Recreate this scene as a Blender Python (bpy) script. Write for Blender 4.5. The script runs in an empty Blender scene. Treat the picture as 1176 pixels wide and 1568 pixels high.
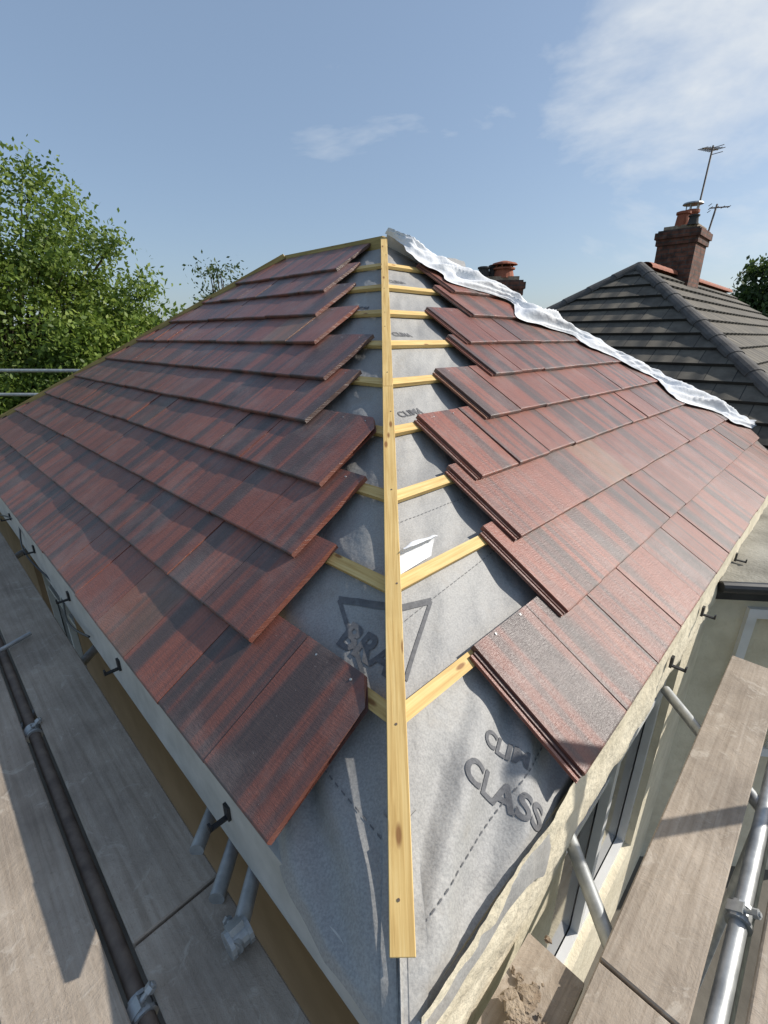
import bpy, math, random
import numpy as np
from mathutils import Vector, Matrix, noise
random.seed(7); rng=np.random.default_rng(7)
R=math.radians
S=bpy.context.scene
COL=S.collection
G=4.2           # eye height above ground
TOPS=[]
# ------------------------------------------------------------------ helpers
def link(o,parent=None):
    COL.objects.link(o)
    if parent: o.parent=parent
    else: TOPS.append(o)
    return o
def empty(name):
    e=bpy.data.objects.new(name,None); e.empty_display_size=.2
    return link(e)
class B:
    def __init__(s): s.v=[];s.f=[];s.uv=[];s.uv2=[]
    def face(s,pts,uv=None,uv2=None):
        i=len(s.v); s.v+= [tuple(p) for p in pts]; n=len(pts)
        s.f.append(tuple(range(i,i+n))); s.uv+= uv or [(p[0],p[1]) for p in pts]
        s.uv2+= uv2 or [(0,0)]*n
    def grid(s,P,UV=None):
        r=len(P);c=len(P[0]); b=len(s.v)
        for row in P: s.v+=[tuple(p) for p in row]
        for i in range(r-1):
            for j in range(c-1):
                s.f.append((b+i*c+j,b+i*c+j+1,b+(i+1)*c+j+1,b+(i+1)*c+j))
                for (a,d) in ((i,j),(i,j+1),(i+1,j+1),(i+1,j)):
                    s.uv.append(UV[a][d] if UV else (a,d)); s.uv2.append((0,0))
    def box(s,c,ax,h,bev=0):
        c=Vector(c); ax=[Vector(a).normalized() for a in ax]; off=random.random()*7
        b=len(s.v)
        co=[]
        for x in (-1,1):
            for y in (-1,1):
                for z in (-1,1):
                    l=(x*h[0],y*h[1],z*h[2]); co.append(l)
                    s.v.append(tuple(c+ax[0]*l[0]+ax[1]*l[1]+ax[2]*l[2]))
        F=[((0,1,3,2),0),((4,6,7,5),0),((0,4,5,1),1),((2,3,7,6),1),((0,2,6,4),2),((1,5,7,3),2)]
        for f,k in F:
            s.f.append(tuple(b+i for i in f))
            for i in f:
                l=co[i]
                s.uv.append(((l[1],l[2]),(l[0]+off,l[2]),(l[0]+off,l[1]+off))[k]); s.uv2.append((0,0))
    def tube(s,p,q,r0,r1=None,n=10,cap=True):
        r1=r0 if r1 is None else r1
        p=Vector(p);q=Vector(q);d=(q-p);L=d.length;d.normalize()
        a=d.orthogonal().normalized();b2=d.cross(a); b=len(s.v)
        for k,(o,r) in enumerate(((p,r0),(q,r1))):
            for i in range(n):
                t=2*math.pi*i/n; s.v.append(tuple(o+(a*math.cos(t)+b2*math.sin(t))*r))
        for i in range(n):
            j=(i+1)%n
            s.f.append((b+i,b+j,b+n+j,b+n+i)); s.uv+=[(0,i/n*.15),(0,(i+1)/n*.15),(L,(i+1)/n*.15),(L,i/n*.15)]; s.uv2+=[(0,0)]*4
        if cap:
            s.f.append(tuple(b+i for i in reversed(range(n)))); s.uv+=[(0,0)]*n; s.uv2+=[(0,0)]*n
            s.f.append(tuple(b+n+i for i in range(n))); s.uv+=[(0,0)]*n; s.uv2+=[(0,0)]*n
    def obj(s,name,mat,parent=None,smooth=False):
        me=bpy.data.meshes.new(name); me.from_pydata(s.v,[],s.f)
        u=me.uv_layers.new(name="UVMap"); u.data.foreach_set("uv",np.array(s.uv,dtype=np.float32).ravel())
        u=me.uv_layers.new(name="Tile"); u.data.foreach_set("uv",np.array(s.uv2,dtype=np.float32).ravel())
        if smooth: me.polygons.foreach_set("use_smooth",[True]*len(me.polygons))
        me.materials.append(mat); me.update()
        o=bpy.data.objects.new(name,me); link(o,parent); return o
# ------------------------------------------------------------------ materials
def newmat(name):
    m=bpy.data.materials.new(name); m.use_nodes=True; nt=m.node_tree
    return m,nt,nt.nodes["Principled BSDF"]
def N(nt,t,**k):
    n=nt.nodes.new(t)
    for a,b in k.items(): setattr(n,a,b)
    return n
def ramp(nt,fac,stops):
    r=nt.nodes.new("ShaderNodeValToRGB"); e=r.color_ramp.elements
    while len(e)<len(stops): e.new(.5)
    for x,(p,c) in zip(e,stops): x.position=p; x.color=(*c,1)
    nt.links.new(fac,r.inputs[0]); return r.outputs[0]
def bump(nt,bsdf,h,st,dist=.01,prev=None):
    b=N(nt,"ShaderNodeBump"); b.inputs["Strength"].default_value=st; b.inputs["Distance"].default_value=dist
    nt.links.new(h,b.inputs["Height"])
    if prev: nt.links.new(prev,b.inputs["Normal"])
    nt.links.new(b.outputs[0],bsdf.inputs["Normal"]); return b.outputs[0]
def coords(nt,kind="UV",scale=(1,1,1),rot=(0,0,0)):
    if kind in("UV","Tile"):
        c=N(nt,"ShaderNodeUVMap"); c.uv_map="UVMap" if kind=="UV" else "Tile"; o=c.outputs[0]
    else:
        c=N(nt,"ShaderNodeTexCoord"); o=c.outputs[kind]
    m=N(nt,"ShaderNodeMapping"); m.inputs["Scale"].default_value=scale; m.inputs["Rotation"].default_value=rot
    nt.links.new(o,m.inputs[0]); return m.outputs[0]
def noi(nt,vec,scale,detail=4,rough=.5,dist=0):
    n=N(nt,"ShaderNodeTexNoise"); n.inputs["Scale"].default_value=scale; n.inputs["Detail"].default_value=detail
    n.inputs["Roughness"].default_value=rough; n.inputs["Distortion"].default_value=dist
    nt.links.new(vec,n.inputs["Vector"]); return n.outputs[0]
def mixc(nt,f,a,b,mode='MIX'):
    m=N(nt,"ShaderNodeMix",data_type='RGBA',blend_type=mode)
    for i,x in ((0,f),(6,a),(7,b)):
        if isinstance(x,(int,float)): m.inputs[i].default_value=x
        elif isinstance(x,tuple): m.inputs[i].default_value=(*x,1)
        else: nt.links.new(x,m.inputs[i])
    return m.outputs[2]
def simple(name,c1,c2,scale=5,rough=.8,bs=.3,bd=.005,kind="Object",stretch=(1,1,1),metal=0,fine=None):
    m,nt,b=newmat(name); v=coords(nt,kind,stretch)
    n=noi(nt,v,scale,4,.6); c=ramp(nt,n,[(.3,c1),(.7,c2)])
    nt.links.new(c,b.inputs["Base Color"]); b.inputs["Roughness"].default_value=rough; b.inputs["Metallic"].default_value=metal
    n2=noi(nt,v,fine or scale*8,4,.6); bump(nt,b,n2,bs,bd); return m
def tile_mat():
    m,nt,b=newmat("concrete_tile_red"); L=nt.links
    g=N(nt,"ShaderNodeNewGeometry"); rnd=g.outputs["Random Per Island"]
    t=N(nt,"ShaderNodeUVMap"); t.uv_map="Tile"
    mp=N(nt,"ShaderNodeMapping"); mp.inputs["Scale"].default_value=(2.2,.10,1)
    L.new(t.outputs[0],mp.inputs[0])
    mul=N(nt,"ShaderNodeMath",operation='MULTIPLY'); mul.inputs[1].default_value=61.; L.new(rnd,mul.inputs[0])
    cb=N(nt,"ShaderNodeCombineXYZ"); L.new(mul.outputs[0],cb.inputs[0]); L.new(mul.outputs[0],cb.inputs[2])
    L.new(cb.outputs[0],mp.inputs["Location"])
    n1=noi(nt,mp.outputs[0],1.0,3.0,.6)
    base=ramp(nt,n1,[(.38,(.092,.060,.052)),(.455,(.135,.070,.058)),(.495,(.225,.078,.052)),(.56,(.27,.090,.058)),(.60,(.18,.076,.058)),(.68,(.30,.11,.072))])
    uv=coords(nt,"UV",(34,1.7,1)); n2=noi(nt,uv,2.2,5,.65)
    base=mixc(nt,.8,base,ramp(nt,n2,[(.28,(.66,.66,.67)),(.7,(1.18,1.16,1.12))]),'MULTIPLY')
    uw=coords(nt,"UV",(6,46,1)); n4=noi(nt,uw,2.0,4,.7)
    base=mixc(nt,.35,base,ramp(nt,n4,[(.35,(.72,.72,.72)),(.62,(1.15,1.15,1.15))]),'MULTIPLY')
    rv=N(nt,"ShaderNodeMath",operation='FRACT'); m2=N(nt,"ShaderNodeMath",operation='MULTIPLY'); m2.inputs[1].default_value=17.3; L.new(rnd,m2.inputs[0]); L.new(m2.outputs[0],rv.inputs[0])
    base=mixc(nt,1.0,base,ramp(nt,rv.outputs[0],[(0,(.80,.83,.86)),(1,(1.12,1.08,1.04))]),'MULTIPLY')
    tan=ramp(nt,rnd,[(.965,(0,0,0)),(.975,(1,1,1))])
    tm=N(nt,"ShaderNodeMath",operation='MULTIPLY'); L.new(tan,tm.inputs[0]); L.new(n2,tm.inputs[1])
    base=mixc(nt,tm.outputs[0],base,(.30,.17,.095))
    ob=coords(nt,"Object"); n3=noi(nt,ob,3.5,5,.7)
    dm=ramp(nt,n3,[(.48,(0,0,0)),(.8,(.38,.38,.38))]); base=mixc(nt,dm,base,(.34,.27,.24))
    sp=noi(nt,ob,75,3,.6); ds=ramp(nt,sp,[(.70,(0,0,0)),(.76,(.45,.45,.45))]); base=mixc(nt,ds,base,(.42,.36,.32))
    L.new(base,b.inputs["Base Color"])
    rr=ramp(nt,n2,[(.2,(.29,)*3),(.8,(.43,)*3)]); L.new(rr,b.inputs["Roughness"])
    b.inputs["Specular IOR Level"].default_value=.6
    f1=noi(nt,coords(nt,"UV",(20,85,1)),2.0,4,.7); f2=noi(nt,coords(nt,"UV",(1,1,1)),330,2,.5)
    p=bump(nt,b,f1,.65,.004); bump(nt,b,f2,.6,.0018,p)
    return m
def wood_mat(name,a,c,d):
    m,nt,b=newmat(name)
    v=coords(nt,"UV",(1.4,38,1)); n=noi(nt,v,2.2,5,.6,.8)
    base=ramp(nt,n,[(.28,a),(.5,c),(.72,d)])
    k=coords(nt,"UV",(5,16,1)); vo=N(nt,"ShaderNodeTexVoronoi"); vo.inputs["Scale"].default_value=1.1; nt.links.new(k,vo.inputs["Vector"])
    kn=ramp(nt,vo.outputs[0],[(.09,(.9,.9,.9)),(.17,(0,0,0))]); base=mixc(nt,kn,base,(.24,.10,.025))
    o=noi(nt,coords(nt,"Object"),4,4,.6); base=mixc(nt,.5,base,ramp(nt,o,[(.3,(.78,.76,.7)),(.7,(1.1,1.1,1.1))]),'MULTIPLY')
    nt.links.new(base,b.inputs["Base Color"]); b.inputs["Roughness"].default_value=.7; bump(nt,b,n,.35,.002); return m
def brick_mat(name,c1,c2,mortar,sc=1):
    m,nt,b=newmat(name); v=coords(nt,"UV")
    br=N(nt,"ShaderNodeTexBrick"); br.inputs["Scale"].default_value=1/sc
    br.inputs["Color1"].default_value=(*c1,1);br.inputs["Color2"].default_value=(*c2,1);br.inputs["Mortar"].default_value=(*mortar,1)
    br.inputs["Brick Width"].default_value=.225;br.inputs["Row Height"].default_value=.075;br.inputs["Mortar Size"].default_value=.008
    nt.links.new(v,br.inputs["Vector"]); o=noi(nt,coords(nt,"Object"),9,5,.6)
    c=mixc(nt,.9,br.outputs[0],ramp(nt,o,[(.35,(.35,.35,.35)),(.65,(1.25,1.2,1.2))]),'MULTIPLY')
    nt.links.new(c,b.inputs["Base Color"]); b.inputs["Roughness"].default_value=.9; bump(nt,b,br.outputs[1],-.5,.01); return m
def leaf_mat(name,a,c,d):
    m,nt,b=newmat(name); g=N(nt,"ShaderNodeNewGeometry")
    base=ramp(nt,g.outputs["Random Per Island"],[(0,a),(.5,c),(1,d)])
    o=noi(nt,coords(nt,"Object"),.7,2,.5); base=mixc(nt,.8,base,ramp(nt,o,[(.35,(.65,.7,.6)),(.65,(1.25,1.2,1.))]),'MULTIPLY')
    nt.links.new(base,b.inputs["Base Color"]); b.inputs["Roughness"].default_value=.55
    tr=N(nt,"ShaderNodeBsdfTranslucent"); nt.links.new(base,tr.inputs[0])
    mx=N(nt,"ShaderNodeMixShader"); mx.inputs[0].default_value=.42
    nt.links.new(b.outputs[0],mx.inputs[1]); nt.links.new(tr.outputs[0],mx.inputs[2])
    nt.links.new(mx.outputs[0],nt.nodes["Material Output"].inputs[0]); return m
M_tile=tile_mat()
M_wood=wood_mat("pine_yellow",(.50,.30,.09),(.68,.46,.17),(.78,.58,.26))
M_woodg=wood_mat("pine_green_treated",(.26,.19,.07),(.42,.30,.10),(.52,.38,.15))
def felt_mat():
    m,nt,b=newmat("grey_membrane"); ob=coords(nt,"Object")
    n=noi(nt,ob,2.5,4,.6); n2=noi(nt,ob,160,3,.6); w=noi(nt,ob,9,3,.55,0)
    c=ramp(nt,n,[(.3,(.28,.275,.265)),(.7,(.38,.37,.345))])
    c=mixc(nt,.6,c,ramp(nt,n2,[(.35,(.68,.68,.70)),(.65,(1.18,1.18,1.18))]),'MULTIPLY')
    st_=noi(nt,ob,5,6,.7); c=mixc(nt,ramp(nt,st_,[(.56,(0,0,0)),(.75,(.4,.4,.4))]),c,(.20,.16,.12))
    nt.links.new(c,b.inputs["Base Color"]); b.inputs["Roughness"].default_value=.6
    p=bump(nt,b,w,.55,.018); bump(nt,b,n2,.35,.002,p); return m
M_felt=felt_mat()
M_print=simple("grey_print",(.10,.10,.105),(.16,.16,.165),60,.8)
M_white=simple("white_membrane",(.70,.71,.73),(.80,.80,.81),4,.9,.4,.03,fine=11)
M_white.node_tree.nodes["Principled BSDF"].inputs["Specular IOR Level"].default_value=.15
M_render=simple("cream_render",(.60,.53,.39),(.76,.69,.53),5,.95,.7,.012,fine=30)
M_render_shaded=simple("cream_render_shaded",(.30,.20,.12),(.40,.27,.17),3,.9,.3,.004)  # left wall's cream render, with shade and warm bounce painted into the colour
M_fascia=simple("fascia_paint",(.42,.41,.37),(.58,.56,.51),7,.6,.2,.002)
def board_mat():
    m,nt,b=newmat("scaffold_board_dusty"); ob=coords(nt,"Object")
    v=coords(nt,"UV",(1.0,26,1)); n=noi(nt,v,2,5,.65,.5); o=noi(nt,ob,2.6,5,.7); f=noi(nt,ob,60,4,.75); s_=noi(nt,ob,9,5,.7,1.2)
    c=ramp(nt,n,[(.28,(.29,.235,.18)),(.5,(.38,.315,.25)),(.72,(.44,.375,.305))])
    c=mixc(nt,.85,c,ramp(nt,o,[(.32,(.62,.61,.60)),(.68,(1.15,1.14,1.12))]),'MULTIPLY')
    c=mixc(nt,ramp(nt,s_,[(.58,(0,0,0)),(.66,(.5,.5,.5))]),c,(.50,.44,.365))
    c=mixc(nt,ramp(nt,f,[(.58,(0,0,0)),(.72,(.6,.6,.6))]),c,(.20,.155,.11))
    nt.links.new(c,b.inputs["Base Color"]); b.inputs["Roughness"].default_value=.92
    p=bump(nt,b,s_,.6,.008); p=bump(nt,b,n,.3,.003,p); bump(nt,b,f,.6,.004,p); return m
M_board=board_mat()
M_galv=simple("galvanised_steel",(.30,.31,.31),(.50,.51,.50),18,.5,.3,.001,metal=.6)
M_rust=simple("rusty_steel",(.10,.075,.06),(.22,.17,.13),14,.7,.3,.002,metal=.3)
M_black=simple("black_plastic",(.012,.012,.013),(.03,.03,.03),9,.4,.1,.001)
M_upvc=simple("white_upvc",(.68,.68,.67),(.78,.78,.77),6,.35,.05,.001)
def glass():
    m,nt,b=newmat("window_glass"); b.inputs["Base Color"].default_value=(.02,.025,.03,1); b.inputs["Roughness"].default_value=.06; return m
M_glass=glass()
M_ground=simple("paving_ground",(.09,.08,.065),(.17,.155,.13),1.5,.95,.5,.01)
M_grass=simple("lawn_grass",(.04,.07,.02),(.08,.12,.035),.9,.95,.8,.03,fine=30)
M_brick=brick_mat("old_brick",(.12,.05,.032),(.19,.08,.05),(.08,.07,.06))
M_terra=simple("terracotta",(.24,.07,.035),(.38,.12,.06),6,.8,.2,.003)
M_blackpot=simple("sooty_clay",(.03,.027,.025),(.07,.06,.055),6,.8,.2,.003)
M_bark=simple("bark",(.06,.045,.03),(.13,.10,.07),8,.95,.8,.02)
M_flat=simple("mossy_felt_roof",(.17,.16,.13),(.36,.34,.29),3.5,.95,.9,.01,fine=45)
M_mortar=simple("mortar_rubble",(.20,.14,.09),(.42,.34,.25),16,.95,.9,.01)
def grey_tile():
    m,nt,b=newmat("grey_roof_tile")
    v=coords(nt,"UV",(1,1,1)); w=N(nt,"ShaderNodeTexWave",wave_type='BANDS',bands_direction='X',wave_profile='SIN'); w.inputs["Scale"].default_value=1.05
    w.inputs["Distortion"].default_value=.2; nt.links.new(v,w.inputs["Vector"])
    o=noi(nt,coords(nt,"Object"),4,5,.7); c=ramp(nt,o,[(.3,(.070,.060,.046)),(.7,(.145,.128,.10))])
    br=N(nt,"ShaderNodeTexBrick"); br.inputs["Scale"].default_value=1; br.inputs["Brick Width"].default_value=.30;br.inputs["Row Height"].default_value=.33
    br.inputs["Mortar Size"].default_value=.006; br.inputs["Color1"].default_value=(.75,.75,.75,1);br.inputs["Color2"].default_value=(1.2,1.17,1.12,1);br.inputs["Mortar"].default_value=(.25,.25,.25,1)
    nt.links.new(v,br.inputs["Vector"]); c=mixc(nt,1,c,br.outputs[0],'MULTIPLY')
    nt.links.new(c,b.inputs["Base Color"]); b.inputs["Roughness"].default_value=.85; bump(nt,b,w.outputs[1],.7,.03); return m
M_gt=grey_tile()
M_gridge=simple("grey_ridge",(.055,.05,.045),(.12,.11,.10),6,.85,.4,.005)
# ------------------------------------------------------------------ roof frame
th=R(34.6); ct,st=math.cos(th),math.sin(th); r2=math.sqrt(.5)
C0=Vector((0,0,-1.509)); WA=4.05
class Slope:
    def __init__(s,sg,org=C0):   # sg=-1 left, +1 right
        s.sg=sg; s.o=Vector(org); s.a=Vector((sg*r2,r2,0)); s.g=Vector((-sg*r2*ct,r2*ct,st)); s.n=Vector((sg*r2*st,-r2*st,ct))
    def P(s,u,w,n=0): return s.o+s.a*u+s.g*w+s.n*n
    def D(s,d,w,n=0): return s.P(d+ct*w,w,n)
SL=Slope(-1); SR=Slope(1)
RL=1.5; KR=ct+.22
def umaxL(w): return ct*WA+RL+ct*(WA-w)
def umaxR(w): return ct*WA+KR*(WA-w)
TW=.35; TL=.48; GA=.345; W0=.4476
dL=[.441,.690,.531,.412,.597,.495,.65,.71,.673,.554]
dR=[.765,.950,.778,.593,.80,1.00,.82,.965,.80,.70]
def build_tiles(sl,ds,umax,name,parent,lip):
    b=B()
    for i in range(10):
        w0=W0+GA*i+(.0 if i else (-.02 if sl.sg>0 else 0)); w1=min(w0+TL,WA-.005)
        u=ds[i]+ct*w0; first=True
        while True:
            ue=umax(w0)-.02
            if u>ue-.05: break
            lift=random.uniform(0,.005); sk=random.uniform(-.003,.003); dw=random.uniform(-.004,.004)
            def nn(w): 
                t=(w-w0)/TL; return (.036+lift)*(1-t)+.001*t
            th_=.024
            prof=[(w0+dw+.001,0),(w0+dw,.72),(w0+dw+.003,.93),(w0+dw+.008,1),(w1-.075,1),(w1,1),(w1,0),(w1-.075,0)]
            A=[];Z=[]
            for (w,k) in prof:
                ua=u+.002; ub=min(u+TW-.002,umax(w)-.03)
                if ub<ua+.01: ub=ua+.01
                if first and w>w1-.01:
                    dd=ua-ct*w
                    if dd<.10: ua+=min(.075,.10-dd+.02)
                n=nn(w)+th_*k
                A.append((ua,w,n+sk)); Z.append((ub,w,n-sk))
            def uvt(p): return ((p[0]-u)/TW,(p[1]-w0)/TL)
            base=len(b.v); k=len(prof)
            for p in A+Z: b.v.append(tuple(sl.P(*p)))
            def addf(idx):
                b.f.append(tuple(base+q for q in idx))
                for q in idx:
                    p=(A+Z)[q]; b.uv.append((p[0],p[1]+p[2])); b.uv2.append(uvt(p))
            for q in range(k): addf((q,(q+1)%k,k+(q+1)%k,k+q))
            addf(list(range(k))[::-1]); addf([k+q for q in range(k)])
            if first and lip:
                def lb_(x0,x1,z0,z1,ws):
                    q=len(b.v)
                    pts=[(u+x,w,nn(w)+z) for x in (x0,x1) for w in (w0+dw+ws,w1-.02) for z in (z0,z1)]
                    for p in pts: b.v.append(tuple(sl.P(*p)))
                    for f in ((0,1,3,2),(4,6,7,5),(0,4,5,1),(2,3,7,6),(0,2,6,4),(1,5,7,3)):
                        b.f.append(tuple(q+x for x in f)); b.uv+=[(pts[x][0],pts[x][1]) for x in f]; b.uv2+=[(.3,.3)]*4
                lb_(-.012,0,.0005,.012,.004); lb_(-.030,-.020,.0005,.010,.005); lb_(-.032,.0012,-.001,.003,.002)
            first=False; u+=TW
    return b.obj(name,M_tile,parent)
roof=empty("tiled_hip_roof")
build_tiles(SL,dL,umaxL,"roof_tiles_long_slope",roof,False)
build_tiles(SR,dR,umaxR,"roof_tiles_hip_end",roof,True)
nb=B()
for sl,ds in((SL,dL),(SR,dR)):
    for i in range(9):
        w=W0+GA*i+TL-.035
        for du in (.10,.27):
            if du+ds[i]<ds[i+1]+GA*ct*0+ .22:
                p=sl.P(ds[i]+ct*(W0+GA*i)+du,w,.0265); nb.tube(p,p+sl.n*.003,.004,n=8)
nb.obj("tile_nails",M_galv,roof)
bb=B()
def q(*p,uv=None): bb.face(p,uv)
A=SL.D(0,WA,-.05); RE=SL.P(umaxL(WA),WA,-.05); LC=SL.P(umaxL(.42),.42,-.05); RC=SR.P(umaxR(.42),.42,-.05)
BK=LC+(RC-SL.D(0,.42,-.05))
q(A,RE,BK,RC); q(RE,LC,BK)
bb.obj("rear_slopes",M_gridge,roof)
# ------------------------------------------------------------------ membrane
bat_w=[(1.022+.4016*k)/1.164 for k in range(-1,10)]
def nm(sg,d,w):
    sag=0
    for k in range(len(bat_w)-1):
        if bat_w[k]<=w<=bat_w[k+1]: 
            t=(w-bat_w[k])/GA; sag=-.014*math.sin(math.pi*min(1,t))
    if w<.85: sag=-.004
    e=min(1,d/.12)
    f=(noise.noise(Vector((d*5*(1)+sg*9,w*4,1.3)))*.012+noise.noise(Vector((d*13+sg*5,w*7,4.)))*.005)*(.35+.65*e)
    am=max(0,min(1,(.88-w)/.3))*e*max(0,min(1,(w-.40)/.06+.25))
    ph=noise.noise(Vector((w*4,d*3,2+sg)))
    f+=am*.015*math.sin((d*17-(w*16 if sg>0 else w*13)+2.5*ph))
    near=min(abs(w-x) for x in bat_w[1:]); f*=min(1,near/.09+.1) if w>.85 else 1
    return -.030+sag+max(-.02,min(f,.018))
def memb(sl,name,parent):
    sg=sl.sg; P=[];UV=[]
    nw=150; nd=80
    for i in range(nw+1):
        row=[];uv=[]
        for j in range(nd+1):
            d=1.25*(j/nd)
            ws=.395+.055*max(0,min(1,(d-(.25 if sg<0 else .62))/.25))
            w=ws+(WA-ws)*(i/nw)**1.25
            row.append(sl.D(d,w,nm(sg,d,w))); uv.append((d,w))
        P.append(row);UV.append(uv)
    r0=P[0]; ap=[];ap2=[]
    for j,p in enumerate(r0):
        d=1.25*j/nd; k=.022+.02*noise.noise(Vector((d*4,sg,7)))
        if sg>0: k+= .12*max(0,1-abs(d-.62)/.13)+.02
        out=Vector((sg*r2,-r2,0))
        s_=1 if d<.8 else .3
        ap.append(p+out*.006*s_+Vector((0,0,-.010))); ap2.append(p+out*(.014+.010*noise.noise(Vector((d*9,sg,3))))*s_+Vector((0,0,-.014-max(k,.002))))
    P=[ap2,ap]+P; UV=[UV[0],UV[0]]+UV
    b=B(); b.grid(P,UV); return b.obj(name,M_felt,parent,True)
mem=empty("roofing_membrane")
memb(SL,"membrane_sheet_long_slope",mem); memb(SR,"membrane_sheet_hip_end",mem)
P=[]
for i in range(26):
    w=.375+.30*i/25; row=[]
    for k,(sl,d) in enumerate(((SL,.075),(SL,.04),(SL,.012),(SR,.0),(SR,.012),(SR,.045),(SR,.09))):
        row.append(sl.D(d,w,max(nm(sl.sg,d,w),-.036)+.004+(.0 if k in(0,6) else .003)))
    if i==0:
        P.append([p+Vector((0.6*(p.x),-.022,-.085+.02*noise.noise(Vector((p.x*20,0,0))))) for p in row]); P.append([p+Vector((0,-.010,-.012)) for p in row])
    P.append(row)
b=B(); b.grid(P); b.obj("membrane_hip_overlap",M_felt,mem,True)
def text_on(sl,body,d0,w0,ang,size,name,off=.003,bold=.0018):
    c=bpy.data.curves.new("t",'FONT'); c.body=body; c.size=size; c.offset=bold
    o=bpy.data.objects.new("t",c); COL.objects.link(o); bpy.context.view_layer.update()
    me=bpy.data.meshes.new_from_object(o.evaluated_get(bpy.context.evaluated_depsgraph_get()))
    bpy.data.objects.remove(o)
    import bmesh
    bm=bmesh.new(); bm.from_mesh(me); bmesh.ops.triangulate(bm,faces=bm.faces[:])
    for _ in range(3):
        lg=[e for e in bm.edges if e.calc_length()>.012]
        if lg: bmesh.ops.subdivide_edges(bm,edges=lg,cuts=1)
        bmesh.ops.triangulate(bm,faces=bm.faces[:])
    u0=d0+ct*w0; ca,sa=math.cos(ang),math.sin(ang)
    for v in bm.verts:
        x,y=v.co.x,v.co.y
        U=(x*ca-y*sa)*sl.sg; W=x*sa+y*ca
        u=u0+U; w=w0+W; d=u-ct*w
        v.co=sl.P(u,w,nm(sl.sg,max(d,0),w)+off)
    bm.to_mesh(me); bm.free(); me.materials.clear(); me.materials.append(M_print)
    o=bpy.data.objects.new(name,me); link(o,mem)
text_on(SL,"BRA",.30,.965,R(0),.13,"print_text_1",.004,.004)
text_on(SR,"CLASS",.27,.655,R(-66),.098,"print_text_2",.003,.003)
text_on(SR,"CLIM",.395,.675,R(-66),.07,"print_text_3",.003,.0025)
for (w,d,sl) in ((2.02,.12,SR),(2.72,.1,SR),(3.42,.08,SR),(3.06,.40,SL)):
    text_on(sl,"CLIMA",d,w,R(0),.065,"print_text_s")
pb=B()
def strip(sl,p,q,wd,seg=14):
    dx=q[0]-p[0];dy=q[1]-p[1];L=math.hypot(dx,dy);nx,ny=-dy/L*wd/2,dx/L*wd/2
    rows=[[],[]]
    for i in range(seg+1):
        t=i/seg
        for k,s_ in enumerate((1,-1)):
            d=p[0]+dx*t+nx*s_; w=p[1]+dy*t+ny*s_
            rows[k].append(sl.D(d,w,nm(sl.sg,max(d,0),w)+.003))
    pb.grid(rows)
strip(SL,(.30,1.10),(.02,1.17),.022);strip(SL,(.30,1.10),(.16,.93),.022);strip(SL,(.02,1.17),(.04,1.02),.026)
strip(SR,(.03,1.16),(.22,1.12),.02);strip(SR,(.22,1.12),(.07,.95),.02);strip(SR,(.03,1.16),(.05,.98),.03)
for k in range(26):
    d=.03+k*.026
    strip(SL,(d,.62+d*.12),(d+.014,.62+(d+.014)*.12),.004,2)
    strip(SR,(d,.50+d*.05),(d+.014,.50+(d+.014)*.05),.004,2)
    strip(SR,(d,1.46),(d+.014,1.46),.003,2); strip(SR,(d,1.10+d*.1),(d+.014,1.10+(d+.014)*.1),.003,2)
pb.obj("printed_logo_lines",M_print,mem)
fb=B();P=[]
for i in range(15):
    t=i/14; row=[]
    for j in range(15):
        s_=j/14; rad=.048*(1-.35*s_)*(1+.25*noise.noise(Vector((s_*4,t*2,1)))); ang=t*2.5
        dd=.015+s_*.215+.015*math.sin(ang); ww=1.252+.015*s_
        row.append(SR.D(dd,ww+rad*math.sin(ang)*1.3+.02*t,-.014+rad*(1-math.cos(ang))*.9))
    P.append(row)
fb.grid(P); fb.obj("curled_flap",M_white,mem,True)
# loose white sheet along the far hip
wb=B();P=[]
nS=320
def gs(t,c,s): return math.exp(-((t-c)/s)**2)
for i in range(nS+1):
    t=i/nS; w=WA+.02-t*(WA-.72); row=[]
    wid=.10+.20*gs(t,.14,.06)+.28*gs(t,.22,.035)-.05*gs(t,.285,.02)+.34*gs(t,.37,.05)+.12*gs(t,.50,.04)+.06*gs(t,.6,.04)+.34*gs(t,.76,.07)+.15*gs(t,.9,.04)
    if t<.08: wid*=t/.08
    wid=max(.012,wid+.035*noise.noise(Vector((t*22,1,1))))
    lump=.5+.9*abs(noise.noise(Vector((t*9,3,9))))+gs(t,.22,.05)+gs(t,.38,.05)+.8*gs(t,.78,.07)
    for j in range(25):
        s_=j/24; uu=umaxR(w)+.03-s_*wid*1.45
        r1=1-abs(noise.noise(Vector((t*16+s_*2.2,s_*1.9,3))))*2.2
        hh=.066+.060*max(0,r1)*lump*math.sin(math.pi*min(1,s_*1.0+.04))+.03*gs(s_,.2,.25)+.016*noise.noise(Vector((t*44,s_*5,5)))
        row.append(SR.P(uu,w,max(hh,.064)))
    back=[SR.P(umaxR(w)+.12+.03*noise.noise(Vector((t*11,4,4))),w,-.16+.05*noise.noise(Vector((t*9,5,1)))),SR.P(umaxR(w)+.07,w,-.01)]
    P.append(back+row)
wb.grid(P); wb.obj("loose_white_membrane",M_white,None,True)
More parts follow.
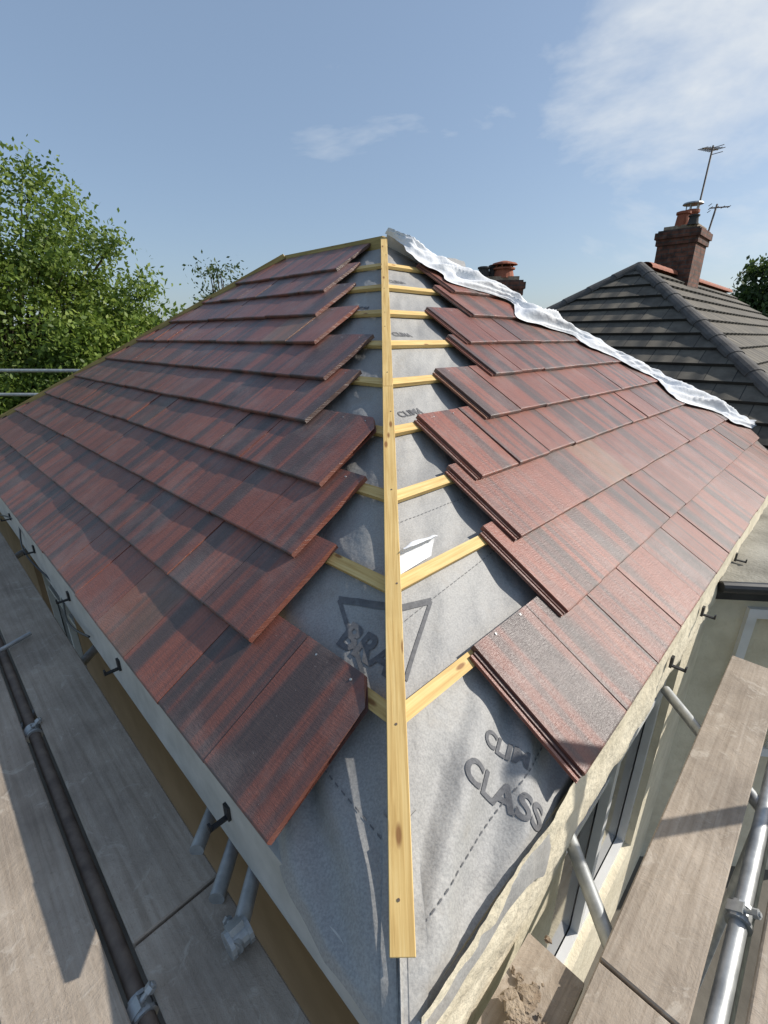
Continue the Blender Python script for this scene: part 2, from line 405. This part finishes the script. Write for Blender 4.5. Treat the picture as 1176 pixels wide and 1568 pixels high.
# ------------------------------------------------------------------ battens
bt=B()
for k in range(0,10):
    w=(1.022+.4016*k)/1.164
    for sl,dm in((SL,1.0),(SR,1.25)):
        if w>3.3: dm=min(dm,(umaxR(w)-ct*w)-.12)
        if dm<.1: continue
        jit=random.uniform(-.004,.004)
        c=sl.D(dm/2+.012,w+jit,-.0125); bt.box(c,(sl.a,sl.g,sl.n),(dm/2,.0245,.0125))
bt.obj("tile_battens",M_wood,roof)
hb=B()
hd=Vector((0,math.cos(R(26.0)),math.sin(R(26.0)))); 
p0=Vector((0,.585,.488*.585-1.509)); p1=Vector((0,4.74,.488*4.74-1.509))
hn=hd.cross(Vector((-1,0,0))).normalized(); 
if hn.z<0: hn=-hn
for a_,b_ in [(0,.47),(.47,1.0)]:
    s0=p0.lerp(p1,a_); s1=p0.lerp(p1,b_); L=(s1-s0).length
    hb.box((s0+s1)/2+hn*.018,(s1-s0,Vector((1,0,0)),hn),(L/2-.001,.0275,.016))
ho=hb.obj("wooden_hip_batten",M_wood)
bv=ho.modifiers.new("b",'BEVEL'); bv.width=.0015
nl=B()
for t in (.02,.1,.2,.3,.42,.5,.62,.75,.9):
    p=p0.lerp(p1,t)+hn*.034+Vector((random.uniform(-.015,.015),0,0)); nl.tube(p,p+hn*.0015,.0035,n=8)
nl.obj("nail_heads",M_rust,ho)
fb=B(); a0=SL.P(umaxL(.38),.38,.02); a1=SL.P(umaxL(WA),WA,.02); d_=(a1-a0); L=d_.length
sdir=d_.cross(Vector((0,0,1))).normalized(); up=sdir.cross(d_).normalized()
fb.box((a0+a1)/2+up*.025,(d_,sdir,up),(L/2,.025,.024))
fo=fb.obj("wooden_hip_batten",M_woodg)
rb=B(); e0=SL.D(0,WA,.0); e1=SL.P(umaxL(WA),WA,.0); d_=e1-e0
rb.box((e0+e1)/2+Vector((0,0,-.008)),(d_,Vector((r2,r2,0)),Vector((0,0,1))),(d_.length/2,.022,.055)); rb.obj("wooden_ridge_batten",M_woodg)
# ------------------------------------------------------------------ house walls
house=empty("rendered_bungalow")
Q0=Vector((.06,.56,0)); aL=SL.a; aR=SR.a; zt=-1.30; zg=-G
def wall(name,o,a,length,outn,mat,wins,parent,sill=True):
    b=B()
    def pt(u,z,off=0): 
        p=o+a*u+outn*off; return Vector((p.x,p.y,z))
    def quad(u0,u1,z0,z1):
        b.face([pt(u0,z0),pt(u1,z0),pt(u1,z1),pt(u0,z1)],[(u0,z0),(u1,z0),(u1,z1),(u0,z1)])
    x=0
    fr=B();gl=B();si=B()
    for (u0,u1,z0,z1) in wins:
        quad(x,u0,zg,zt); quad(u0,u1,zg,z0); quad(u0,u1,z1,zt); x=u1
        dpt=-.09
        for (p_,q_) in (((u0,z0),(u1,z0)),((u1,z0),(u1,z1)),((u1,z1),(u0,z1)),((u0,z1),(u0,z0))):
            b.face([pt(*p_),pt(*q_),pt(*q_,dpt),pt(*p_,dpt)],[(0,0),(1,0),(1,.1),(0,.1)])
        gl.face([pt(u0,z0,dpt),pt(u1,z0,dpt),pt(u1,z1,dpt),pt(u0,z1,dpt)])
        Z=Vector((0,0,1))
        def bar(ua,ub,za,zb,o_=-.064,hh=.022): fr.box(pt((ua+ub)/2,(za+zb)/2,o_),(a,Z,outn),(abs(ub-ua)/2,abs(zb-za)/2,hh))
        bar(u0,u1,z1-.05,z1);bar(u0,u1,z0,z0+.05);bar(u0,u0+.05,z0+.05,z1-.05);bar(u1-.05,u1,z0+.05,z1-.05)
        nm_=max(1,int((u1-u0)/.6))
        for k in range(1,nm_): 
            xx=u0+(u1-u0)*k/nm_; bar(xx-.03,xx+.03,z0+.05,z1-.05)
        bar(u0+.05,u1-.05,z1-.40,z1-.36,-.073,.012)
        if sill: si.box(pt((u0+u1)/2,z0-.03,.03),(a,Z,outn),((u1-u0)/2+.04,.028,.05))
    quad(x,length,zg,zt)
    b.obj(name,mat,parent)
    if wins:
        fr.obj(name+"_window_frame",M_upvc,parent); gl.obj(name+"_window_glass",M_glass,parent)
        if sill: si.obj(name+"_sill",M_upvc,parent)
nR=Vector((r2,-r2,0)); nLft=Vector((-r2,-r2,0))
wall("right_wall",Q0,aR,6.6,nR,M_render,[(.78,2.3,-3.3,-1.66),(4.9,6.1,-2.9,-1.7)],house,False)
wall("left_wall",Q0,aL,7.4,nLft,M_render_shaded,[(3.2,4.6,-2.9,-1.8)],house)
RCw=Q0+aR*6.6; LCw=Q0+aL*7.4; 
wall("rear_wall",RCw,aL,7.4,-nLft,M_render,[],house); wall("end_wall",LCw,aR,6.6,-nR,M_render,[],house)
ff=B()
ff.box(Q0+aL*3.68+nLft*.060+Vector((0,0,-1.425)),(aL,Vector((0,0,1)),nLft),(3.76,.125,.012))
ff.box(Q0+aL*3.68+nLft*.024+Vector((0,0,-1.535)),(aL,nLft,Vector((0,0,1))),(3.70,.023,.006))
ff.obj("fascia_board",M_fascia,house)
mb=B();P=[]
for i in range(260):
    u=i*.026-.05; row=[]
    for j in range(12):
        z=-1.270-.034*j; o_=.014+.011*noise.noise(Vector((u*6,z*12,1)))+.005*noise.noise(Vector((u*24,z*34,1)))
        p=Q0+aR*u+nR*(o_ if j<11 else -.005); row.append((p.x,p.y,z+.012*noise.noise(Vector((u*12,j,2)))*(j>8)))
    P.append(row)
mb.grid(P); mb.obj("rough_render_band",M_render,house,True)
gb=B()
def bracket(o,a,outn,u,z=-1.36,q_=.06):
    p=o+a*u+outn*q_+Vector((0,0,z)); Z=Vector((0,0,1))
    gb.box(p,(a,Z,outn),(.014,.028,.006)); gb.box(p+outn*.030+Z*-.02,(a,Z,outn),(.008,.004,.030))
    gb.box(p+outn*.06+Z*-.012,(a,Z,outn),(.008,.012,.004))
for u in (.75,1.75,2.6,3.5,4.4,5.3): bracket(Q0,aL,nLft,u,-1.39,.076)
for u in (1.75,2.35,3.3): bracket(Q0,aR,nR,u,-1.42,.03)
gb.obj("gutter_brackets",M_black,house)
cb=B(); pr=None
for i in range(30):
    u=2.2+i*.09; p=Q0+aL*u+nLft*(.09+.03*math.sin(i*.5))+Vector((0,0,-1.46-.08*math.sin(i/29*math.pi*2)))
    if pr: cb.tube(pr,p,.006,n=6)
    pr=p
cb.obj("loose_cable",M_black,house)
# flat roofed bay
bay=empty("flat_roofed_bay"); b=B()
pts=[(2.12,2.60),(2.30,2.58),(3.4,2.45),(4.7,3.6),(5.2,5.0),(3.9,4.4)]
zt2=-1.46
b.face([(x,y,zt2) for x,y in pts]); b.obj("felt_roof",M_flat,bay)
g=B();w_=B();wf=B()
for i in range(4):
    p=Vector((*pts[i],0));q_=Vector((*pts[i+1],0)); a=(q_-p).normalized(); o_=a.cross(Vector((0,0,1))); L=(q_-p).length
    g.tube(p+Vector((0,0,zt2-.02))+o_*.03,q_+Vector((0,0,zt2-.02))+o_*.03,.038,n=12)
    g.box((p+q_)/2+Vector((0,0,zt2-.08)),(a,Vector((0,0,1)),o_),(L/2,.04,.012))
    w_.face([(p.x-o_.x*.1,p.y-o_.y*.1,-G),(q_.x-o_.x*.1,q_.y-o_.y*.1,-G),(q_.x-o_.x*.1,q_.y-o_.y*.1,zt2-.03),(p.x-o_.x*.1,p.y-o_.y*.1,zt2-.03)],[(0,0),(L,0),(L,2.7),(0,2.7)])
    m_=(p+q_)/2-o_*.09
    if L>.8:
        for zz in (-1.72,-2.9): wf.box((m_.x,m_.y,zz),(a,Vector((0,0,1)),o_),(L/2-.1,.035,.025))
        for k in (-1,0,1): c=m_+a*(L/2-.13)*k; wf.box((c.x,c.y,-2.31),(a,Vector((0,0,1)),o_),(.03,.555,.025))
g.obj("black_gutter",M_black,bay); w_.obj("bay_walls",M_render,bay); wf.obj("window_frames",M_upvc,bay)
# ------------------------------------------------------------------ scaffold
sc=empty("scaffolding"); zd=-1.62
def boards(sl,ms,nm_,jo=0):
    b=B()
    outn=nLft if sl.sg<0 else nR
    for (mi,mo,ua,ub,dz) in ms:
        wdt=(mi-mo)*r2
        cuts=[ua]+[x for x in (jo,jo+3.9) if ua<x<ub]+[ub]
        for k in range(len(cuts)-1):
            o=Vector((0,(mi+mo)/2,0)); c=o+sl.a*((cuts[k]+cuts[k+1])/2); c.z=zd-.019+dz+random.uniform(-.004,.004)
            b.box(c,(sl.a,outn,Vector((0,0,1))),((cuts[k+1]-cuts[k])/2-.004,wdt/2-.003,.019))
    o=b.obj(nm_,M_board,sc); bv=o.modifiers.new("b",'BEVEL'); bv.width=.004; return o
boards(SL,[(.43,.058,-.6,9.5,0),(-.022,-.36,-1.5,9.5,0),(-.365,-.70,-1.5,9.5,.004),(-.705,-1.04,-1.5,9.5,0)],"scaffold_boards_left",.93)
boards(SR,[(.21,-.10,-1.2,2.75,.004),(-.24,-.56,-1.2,2.4,0),(-.565,-.9,-1.2,4.0,.003)],"scaffold_boards_right",-3)
tb=B();tr=B();cp=B()
def coupler(p,a,s=.035):
    a=Vector(a).normalized(); o=a.orthogonal().normalized(); p=Vector(p); e=a.cross(o)
    if abs(o.z)<abs(e.z): o,e=e,o
    if o.z<0: o=-o
    cp.tube(p-a*s*.8,p+a*s*.8,s*.95,n=14)
    cp.tube(p-a*s*.95,p-a*s*.6,s*1.1,n=14); cp.tube(p+a*s*.6,p+a*s*.95,s*1.1,n=14)
    cp.box(p+o*s*.75,(a,o,e),(s*.6,s*.4,s*.7))
    q_=p+o*s*.8+e*s*.5; cp.tube(q_,q_+e*.05,.007,n=8); cp.tube(q_+e*.03,q_+e*.045,.014,n=6)
def LP(sl,m,u,z): p=Vector((0,m,0))+sl.a*u; p.z=z; return p
tr.tube(LP(SL,.018,-1,zd-.03),LP(SL,.018,9.5,zd-.03),.022,n=12)
for u in (.62,.95,2.25): coupler(LP(SL,.018,u,zd-.03),SL.a,.029)
for (u,z,mi) in ((.93,-1.63,.40),(.77,-1.63,.37),(.63,-1.60,.33)):
    tb.tube(LP(SL,.70,u,z),LP(SL,mi,u,z+.03),.0242,n=14)
coupler(LP(SL,.36,.63,-1.575),nLft,.034)
for u in (2.4,4.3,6.2): tb.tube(LP(SL,.62,u,zd-.07),LP(SL,-1.2,u,zd-.07),.0242,n=14)
tb.tube(LP(SL,-.10,3.0,zd+.04),LP(SL,.22,2.9,zd+.03),.012,n=10)
tb.tube(LP(SR,-.17,-.8,zd-.05),LP(SR,-.17,4.5,zd-.05),.0242,n=14)
tb.tube(LP(SR,-.20,-.8,zd-.15),LP(SR,-.20,4.5,zd-.15),.0242,n=14)
tb.tube(LP(SR,.52,.90,-1.69),LP(SR,.10,.90,-1.69),.0242,n=14)
tb.tube(LP(SR,.48,2.0,-1.69),LP(SR,-.9,2.0,-1.69),.0242,n=14)
for u in (.75,.98,1.5): coupler(LP(SR,-.17,u,zd-.05),SR.a,.032)
for u in (.98,2.4): tb.tube(LP(SR,-.22,u,-G),LP(SR,-.22,u,zd-.12),.0242,n=14)
# outer standard of the right-hand lift
tb.tube((2.27,1.33,-G),(2.27,1.33,.2),.030,n=14)
for z in (-.47,-.82):
    tb.tube((-10,7.3,z+.02),(-4.4,7.3,z),.0242,n=10)
for x in (-9.2,-6.9): tb.tube((x,7.33,-G),(x,7.33,-.2),.0242,n=10)
for z,y in ((-.42,6.3),(-.70,6.3)):
    tb.tube((3.6,y+.3,z),(9.5,y,z-.05),.0242,n=10)
for x,y,z in ((3.75,7.9,.22),(4.35,8.0,.20)): tb.tube((x,y,-G),(x,y,z),.0242,n=10)
tb.obj("steel_tubes",M_galv,sc,True); tr.obj("rusty_ledger_tube",M_rust,sc,True); cp.obj("couplers",M_galv,sc)
for o in bpy.data.objects:
    if o.name in("steel_tubes","rusty_ledger_tube"):
        try:
            with bpy.context.temp_override(object=o,active_object=o,selected_editable_objects=[o],selected_objects=[o]): bpy.ops.object.shade_smooth_by_angle(angle=R(50))
        except Exception as e: print(e)
# rubble
rb=B()
def lump(b,c,r,sd):
    P=[]
    rx,ry=random.uniform(.7,1.5),random.uniform(.6,1.2)
    for i in range(7):
        row=[]
        for j in range(9):
            th_=math.pi*i/6; ph=2*math.pi*(j%8)/8; v=Vector((math.sin(th_)*math.cos(ph)*rx,math.sin(th_)*math.sin(ph)*ry,math.cos(th_)*.5))
            row.append(Vector(c)+v*r*(1+.9*noise.noise(v*1.6+Vector((sd,0,0)))))
        P.append(row)
    b.grid(P)
for i in range(70):
    a_=random.gauss(0,.045);b_=random.gauss(0,.085)
    lump(rb,LP(SR,.35+a_,.42+b_,-1.695+max(0,.045-.3*abs(a_)-.25*abs(b_))),random.choice([.005,.006,.008,.01,.014,.022]),i*3.7)
rb.obj("mortar_rubble",M_mortar)
pl=B(); pl.box(LP(SR,.345,.42,-1.72),(SR.a,nR,Vector((0,0,1))),(.24,.085,.02)); pl.obj("rubble_plank",M_board,sc)
# ------------------------------------------------------------------ ground
b=B(); b.face([(-400,-400,-G),(400,-400,-G),(400,400,-G),(-400,400,-G)]); b.obj("ground",M_grass)
b=B(); b.face([(-9,-4,-G+.004),(8,-4,-G+.004),(8,9,-G+.004),(-9,9,-G+.004)]); b.obj("paving",M_ground)
# ------------------------------------------------------------------ neighbour house
def hip_caps(b,p,q_,r=.11,seg=.42):
    p=Vector(p);q_=Vector(q_);d=q_-p;L=d.length;d.normalize();k=int(L/seg)
    side=d.cross(Vector((0,0,1))).normalized();up=side.cross(d).normalized()
    for i in range(k):
        s0=p+d*(L*i/k);s1=p+d*(L*(i+1)/k+.02);rows=[]
        for s_,rr in((s0,r),(s1,r*1.12)):
            rows.append([s_+side*math.cos(t)*rr+up*(math.sin(t)*rr*.75-.03) for t in [math.pi*x/8 for x in range(9)]])
        b.grid(rows)
        b.face(rows[1]); 
def courses(b,sl,Nv,u0f,u1f,L,row=.33):
    for i in range(int(L/row)):
        q0=(i+1)*row;q1=i*row-.04
        q1=max(q1,0)
        pr=[(-q0,.0),(-q0,.055),(-q1,.012)]
        rows=[]
        for (w,n) in pr:
            rows.append((Nv+sl.a*u0f(-w)+sl.g*w+sl.n*n,Nv+sl.a*u1f(-w)+sl.g*w+sl.n*n,u0f(-w),u1f(-w),w))
        for k in (0,1):
            A_,B_=rows[k],rows[k+1]
            b.face([A_[0],A_[1],B_[1],B_[0]],[(A_[2],A_[4]),(A_[3],A_[4]),(B_[3],B_[4]),(B_[2],B_[4])])
nh=empty("neighbouring_bungalow"); NV=Vector((4.46,8.98,1.14))
b=B(); courses(b,SL,NV,lambda q:-ct*q,lambda q:ct*q,4.2); courses(b,SR,NV,lambda q:-ct*q,lambda q:7+ct*q,4.2)
b.obj("grey_tiled_roof",M_gt,nh)
b=B(); L=4.15
pl_=NV-SL.g*L+SL.a*ct*L; pr_=NV-SL.g*L-SL.a*ct*L
hip_caps(b,NV+Vector((0,0,.03)),pl_+Vector((0,0,.03))); hip_caps(b,NV+Vector((0,0,.03)),pr_+Vector((0,0,.03)))
b.obj("hip_ridge_tiles",M_gridge,nh)
b=B(); hip_caps(b,NV+Vector((.2,.2,.04)),NV+SR.a*7.2+Vector((0,0,.04)),.13,.3); b.obj("red_ridge_tiles",M_terra,nh)
b=B(); e=[pr_,pl_,pl_+aR*10,pr_+aR*14]; 
cc=[x+(( (pl_+pr_)/2+aR*4)-x).normalized()*.35 for x in e]
for i in range(4):
    p,q_=cc[i],cc[(i+1)%4]; Lx=(p-q_).length
    b.face([(p.x,p.y,-G),(q_.x,q_.y,-G),(q_.x,q_.y,-1.28),(p.x,p.y,-1.28)],[(0,0),(Lx,0),(Lx,3),(0,3)])
b.obj("brick_walls",M_brick,nh)
def pot(b,c,r,h,cap=None):
    c=Vector(c);Z=Vector((0,0,1))
    b.tube(c,c+Z*h*.12,r*1.15,r*1.1,16); b.tube(c+Z*h*.12,c+Z*h*.85,r*1.02,r*.86,16); b.tube(c+Z*h*.85,c+Z*h,r*1.08,r*1.08,16)
    b.tube(c+Z*(h+.001),c+Z*(h+.01),r*.8,r*.8,16)
def chimney(name,c,w,d,z0,z1,a,pots,parent=None):
    e=empty(name); 
    if parent: 
        TOPS.remove(e); e.parent=parent
    b=B(); n=Vector((-a.y,a.x,0)); Z=Vector((0,0,1)); c=Vector(c)
    H=z1-z0
    k1=min(H*.18,.26)
    b.box(c+Z*((z0+z1-k1)/2),(a,n,Z),(w/2,d/2,(H-k1)/2))
    b.box(c+Z*(z1-k1*.79),(a,n,Z),(w/2+.03,d/2+.03,k1*.21)); b.box(c+Z*(z1-k1*.36),(a,n,Z),(w/2+.06,d/2+.06,k1*.22)); b.box(c+Z*(z1-k1*.07),(a,n,Z),(w/2+.02,d/2+.02,k1*.07))
    b.obj("brick_stack",M_brick,e)
    m=B(); m.box(c+Z*(z1+.03),(a,n,Z),(w/2-.05,d/2-.05,.04)); m.obj("mortar_flaunching",M_mortar,e)
    for k,(u,v,r,h,mat,capk) in enumerate(pots):
        p=B(); pc=c+a*u+n*v+Z*(z1+.05); pot(p,pc,r,h)
        if capk=='dome':
            for i in range(6):
                t=i/6*2*math.pi; o=pc+Vector((math.cos(t)*r*.8,math.sin(t)*r*.8,h)); p.tube(o,o+Z*.05,.015,n=6)
            p.tube(pc+Z*(h+.05),pc+Z*(h+.08),r*1.3,r*1.15,16); p.tube(pc+Z*(h+.08),pc+Z*(h+.12),r*1.15,r*.3,16)
        p.obj("chimney_pot_%d"%(k+1),mat,e,False)
        if capk=='cowl':
            p=B(); 
            for i in range(5):
                t=i/5*2*math.pi; o=pc+Vector((math.cos(t)*r*.8,math.sin(t)*r*.8,h)); p.tube(o,o+Z*.1,.01,n=6)
            p.tube(pc+Z*(h+.1),pc+Z*(h+.125),r*1.4,r*1.3,16); p.obj("cowl_%d"%(k+1),M_galv,e)
    return e
CH=NV+Vector((1.58,1.58,0)); CH.z=0
chimney("brick_chimney",CH,.80,.68,.5,1.96,aR,[(-.22,.02,.12,.26,M_terra,None),(.05,-.04,.13,.32,M_terra,'cowl'),(.26,.08,.11,.2,M_terra,None),(-.33,-.2,.09,.16,M_blackpot,None)],nh)
bh=empty("house_behind"); CX=Vector((2.27,9.9,0))
chimney("brick_chimney",CX,.78,.50,-2.5,1.00,Vector((1,-.12,0)).normalized(),[(-.31,0,.11,.20,M_blackpot,None),(-.12,.10,.09,.24,M_blackpot,None),(.07,0,.19,.18,M_terra,'dome')],bh)
b=B()
b.face([(0.2,8.3,-1.4),(3.9,8.3,-1.4),(3,10,-.2),(1.2,10,-.2)]);b.face([(0.2,11.9,-1.4),(1.2,10,-.2),(3,10,-.2),(3.9,11.9,-1.4)])
b.face([(0.2,8.3,-1.4),(1.2,10,-.2),(.2,11.9,-1.4)]);b.face([(3.9,8.3,-1.4),(3.9,11.9,-1.4),(3,10,-.2)]);b.obj("roof",M_gridge,bh)
b=B()
for i in range(4):
    p=Vector((*[(.4,8.5),(3.7,8.5),(3.7,11.7),(.4,11.7)][i],0)); q_=Vector((*[(.4,8.5),(3.7,8.5),(3.7,11.7),(.4,11.7)][(i+1)%4],0))
    b.face([(p.x,p.y,-G),(q_.x,q_.y,-G),(q_.x,q_.y,-1.4),(p.x,p.y,-1.4)],[(0,0),(3,0),(3,3),(0,3)])
b.obj("walls",M_brick,bh)
def yagi(name,p0,p1,bd,L,n_el,el):
    b=B(); b.tube(p0,p1,.018,n=8); p1=Vector(p1); bd=Vector(bd).normalized(); e=bd.cross(Vector((0,0,1))).normalized()
    s_=p1-Vector((0,0,.06)); b.tube(s_-bd*L*.35,s_+bd*L*.65,.012,n=6)
    for i in range(n_el):
        c=s_-bd*L*.3+bd*L*.93*i/(n_el-1); h=el*(1-.45*i/n_el); b.tube(c-e*h,c+e*h,.007,n=5)
    c=s_-bd*L*.35
    for k in (-1,1): b.tube(c-e*el*.7+Vector((0,0,.06*k)),c+e*el*.7+Vector((0,0,.06*k)),.007,n=5)
    b.obj(name,M_rust)
yagi("tv_aerial",(6.38,10.9,1.5),(6.90,11.64,3.72),(-.8,-.5,-.12),.6,7,.16)
yagi("tv_aerial",(6.52,10.75,1.1),(6.97,11.2,2.58),(1,-.3,.02),.36,4,.13)
# ------------------------------------------------------------------ trees
def tree(name,base,blobs,ncl,per,leaf,mat,clr=.55,limb=True,seed=1):
    rg=np.random.default_rng(seed); e=empty(name); tot=[];lb=B(); base=Vector(base)
    vol=np.array([r[1][0]*r[1][1]*r[1][2] for r in blobs])**.67; vol/=vol.sum()
    c0=Vector(blobs[0][0]); fork=Vector((base.x,base.y,base.z+(c0.z-base.z)*.55))
    rt=max(.08,(c0.z-base.z)*.045)
    if limb: lb.tube(base,fork,rt,rt*.7,10)
    for (c,r),v in zip(blobs,vol):
        k=int(ncl*v); c=np.array(c);r=np.array(r)
        d=rg.normal(size=(k,3)); d/=np.linalg.norm(d,axis=1)[:,None]
        rad=rg.uniform(.35,1.0,size=(k,1))**.5
        rad*=1+.10*np.sin(d[:,:1]*5+d[:,2:]*7)
        cc=c+d*r*rad
        for q_ in cc: tot.append(q_)
        if limb:
            for q_ in cc[::3]:
                mid=fork.lerp(Vector(q_),.5)+Vector((0,0,.15*r[2]*.3)); lb.tube(fork,mid,rt*.3,rt*.16,6,False); lb.tube(mid,Vector(q_),rt*.16,.012,5,False)
    tot=np.array(tot); K=len(tot)
    cen=np.repeat(tot,per,axis=0); n=len(cen)
    cs=np.repeat(rg.uniform(.5,1.2,size=(K,1)),per,axis=0)*clr
    p=cen+rg.normal(size=(n,3))*cs*np.array([.55,.55,.42])
    a=rg.normal(size=(n,3)); a/=np.linalg.norm(a,axis=1)[:,None]
    t=rg.normal(size=(n,3)); b_=np.cross(a,t); b_/=np.linalg.norm(b_,axis=1)[:,None]
    s_=leaf*rg.uniform(.6,1.3,size=(n,1))
    v=np.stack([p-a*s_,p-b_*s_*.5,p+a*s_,p+b_*s_*.5],axis=1).reshape(-1,3)
    me=bpy.data.meshes.new("foliage"); me.vertices.add(4*n); me.vertices.foreach_set("co",v.ravel().astype(np.float32))
    me.loops.add(4*n); me.loops.foreach_set("vertex_index",np.arange(4*n,dtype=np.int32)); me.polygons.add(n)
    me.polygons.foreach_set("loop_start",np.arange(0,4*n,4,dtype=np.int32)); me.polygons.foreach_set("loop_total",np.full(n,4,dtype=np.int32))
    me.update(); me.validate(); me.materials.append(mat)
    link(bpy.data.objects.new("foliage",me),e)
    if limb: lb.obj("trunk_and_limbs",M_bark,e,True)
M_leafA=leaf_mat("leaf_spring_green",(.10,.16,.03),(.17,.25,.045),(.26,.33,.07))
M_leafB=leaf_mat("leaf_dark_green",(.04,.07,.02),(.065,.105,.03),(.10,.14,.045))
tree("broadleaf_tree",(-10.3,13.6,-G),[((-10.3,13.4,.3),(3.8,3.0,3.7)),((-6.9,13.2,-1.0),(1.9,1.9,2.4)),((-12.5,12.5,-1),(3,3,3)),((-8.1,12.6,-.1),(2.3,1.6,2.6)),((-11.4,12.2,.9),(2.4,1.6,2.5))],860,135,.068,M_leafA,.52,seed=3)
tree("slender_tree",(-4.9,16.0,-G),[((-4.8,16,.95),(1.0,.8,1.35))],80,24,.06,M_leafB,.38,seed=5)
tree("oak_tree",(19.3,24,-G),[((20.5,24,1.4),(3.6,3,2.6)),((17.2,23.6,.4),(1.5,2,1.9))],220,110,.14,M_leafB,.7,seed=8)
bl=[]
for i in range(22):
    an=R(-62+i*5.6); rr=34+random.uniform(-4,6); bl.append(((math.sin(an)*rr,math.cos(an)*rr,-1.8+random.uniform(-.8,.9)),(3.0,2.6,2.5)))
tree("distant_trees",(0,40,-G),bl,420,60,.3,M_leafB,1.2,limb=False,seed=11)
tree("garden_hedge",(-8,10,-G),[((-9.5,10.6,-2.3),(3.2,1.0,1.9)),((-13.5,9.5,-2.2),(2.5,1.2,2.0))],220,120,.05,M_leafA,.5,limb=False,seed=13)
# ------------------------------------------------------------------ world / light / camera
sun=Vector((.785,.12,.58)).normalized()
el=math.asin(sun.z); az=math.atan2(sun.x,sun.y)
W=bpy.data.worlds.new("World"); S.world=W; W.use_nodes=True; nt=W.node_tree
bg=nt.nodes["Background"]; bg.inputs[1].default_value=.14
sk=N(nt,"ShaderNodeTexSky",sky_type='NISHITA'); sk.sun_disc=False; sk.sun_elevation=el; sk.sun_rotation=az; sk.air_density=1.0; sk.dust_density=1.4; sk.ozone_density=1.4
tc=N(nt,"ShaderNodeTexCoord"); mp=N(nt,"ShaderNodeMapping"); mp.inputs["Scale"].default_value=(1.0,1.0,2.2)
nt.links.new(tc.outputs["Generated"],mp.inputs[0]); n1=noi(nt,mp.outputs[0],2.4,6,.6,.3)
hz=mixc(nt,.45,sk.outputs[0],(2.4,3.25,4.5))
dp=N(nt,"ShaderNodeVectorMath",operation='DOT_PRODUCT'); nt.links.new(tc.outputs["Generated"],dp.inputs[0]); dp.inputs[1].default_value=Vector((.86,1.2,.56)).normalized()
reg=ramp(nt,dp.outputs["Value"],[(.94,(0,0,0)),(1,(1,1,1))])
ad=N(nt,"ShaderNodeMath",operation='MULTIPLY_ADD'); nt.links.new(reg,ad.inputs[0]); ad.inputs[1].default_value=.34; nt.links.new(n1,ad.inputs[2])
mk=ramp(nt,ad.outputs[0],[(.62,(0,0,0)),(.86,(.9,.9,.9))])
c=mixc(nt,mk,hz,(5.6,5.9,6.2)); nt.links.new(c,bg.inputs[0])
l=bpy.data.lights.new("sun_lamp",'SUN'); l.energy=5.0; l.angle=R(.5); l.color=(1,.95,.87)
lo=bpy.data.objects.new("sun_lamp",l); lo.rotation_euler=sun.to_track_quat('Z','Y').to_euler(); link(lo)
cam=bpy.data.cameras.new("camera"); cam.sensor_fit='VERTICAL'; cam.sensor_height=24; cam.lens=24*712/1568; cam.clip_start=.02; cam.clip_end=2000
co=bpy.data.objects.new("camera",cam); co.location=(-.044,0,0); co.rotation_euler=(R(90-20.6),0,R(-.55)); link(co)
S.camera=co
for o in TOPS: o.location.z+=G
S.view_settings.view_transform='Standard'; S.view_settings.look='None'; S.view_settings.exposure=0
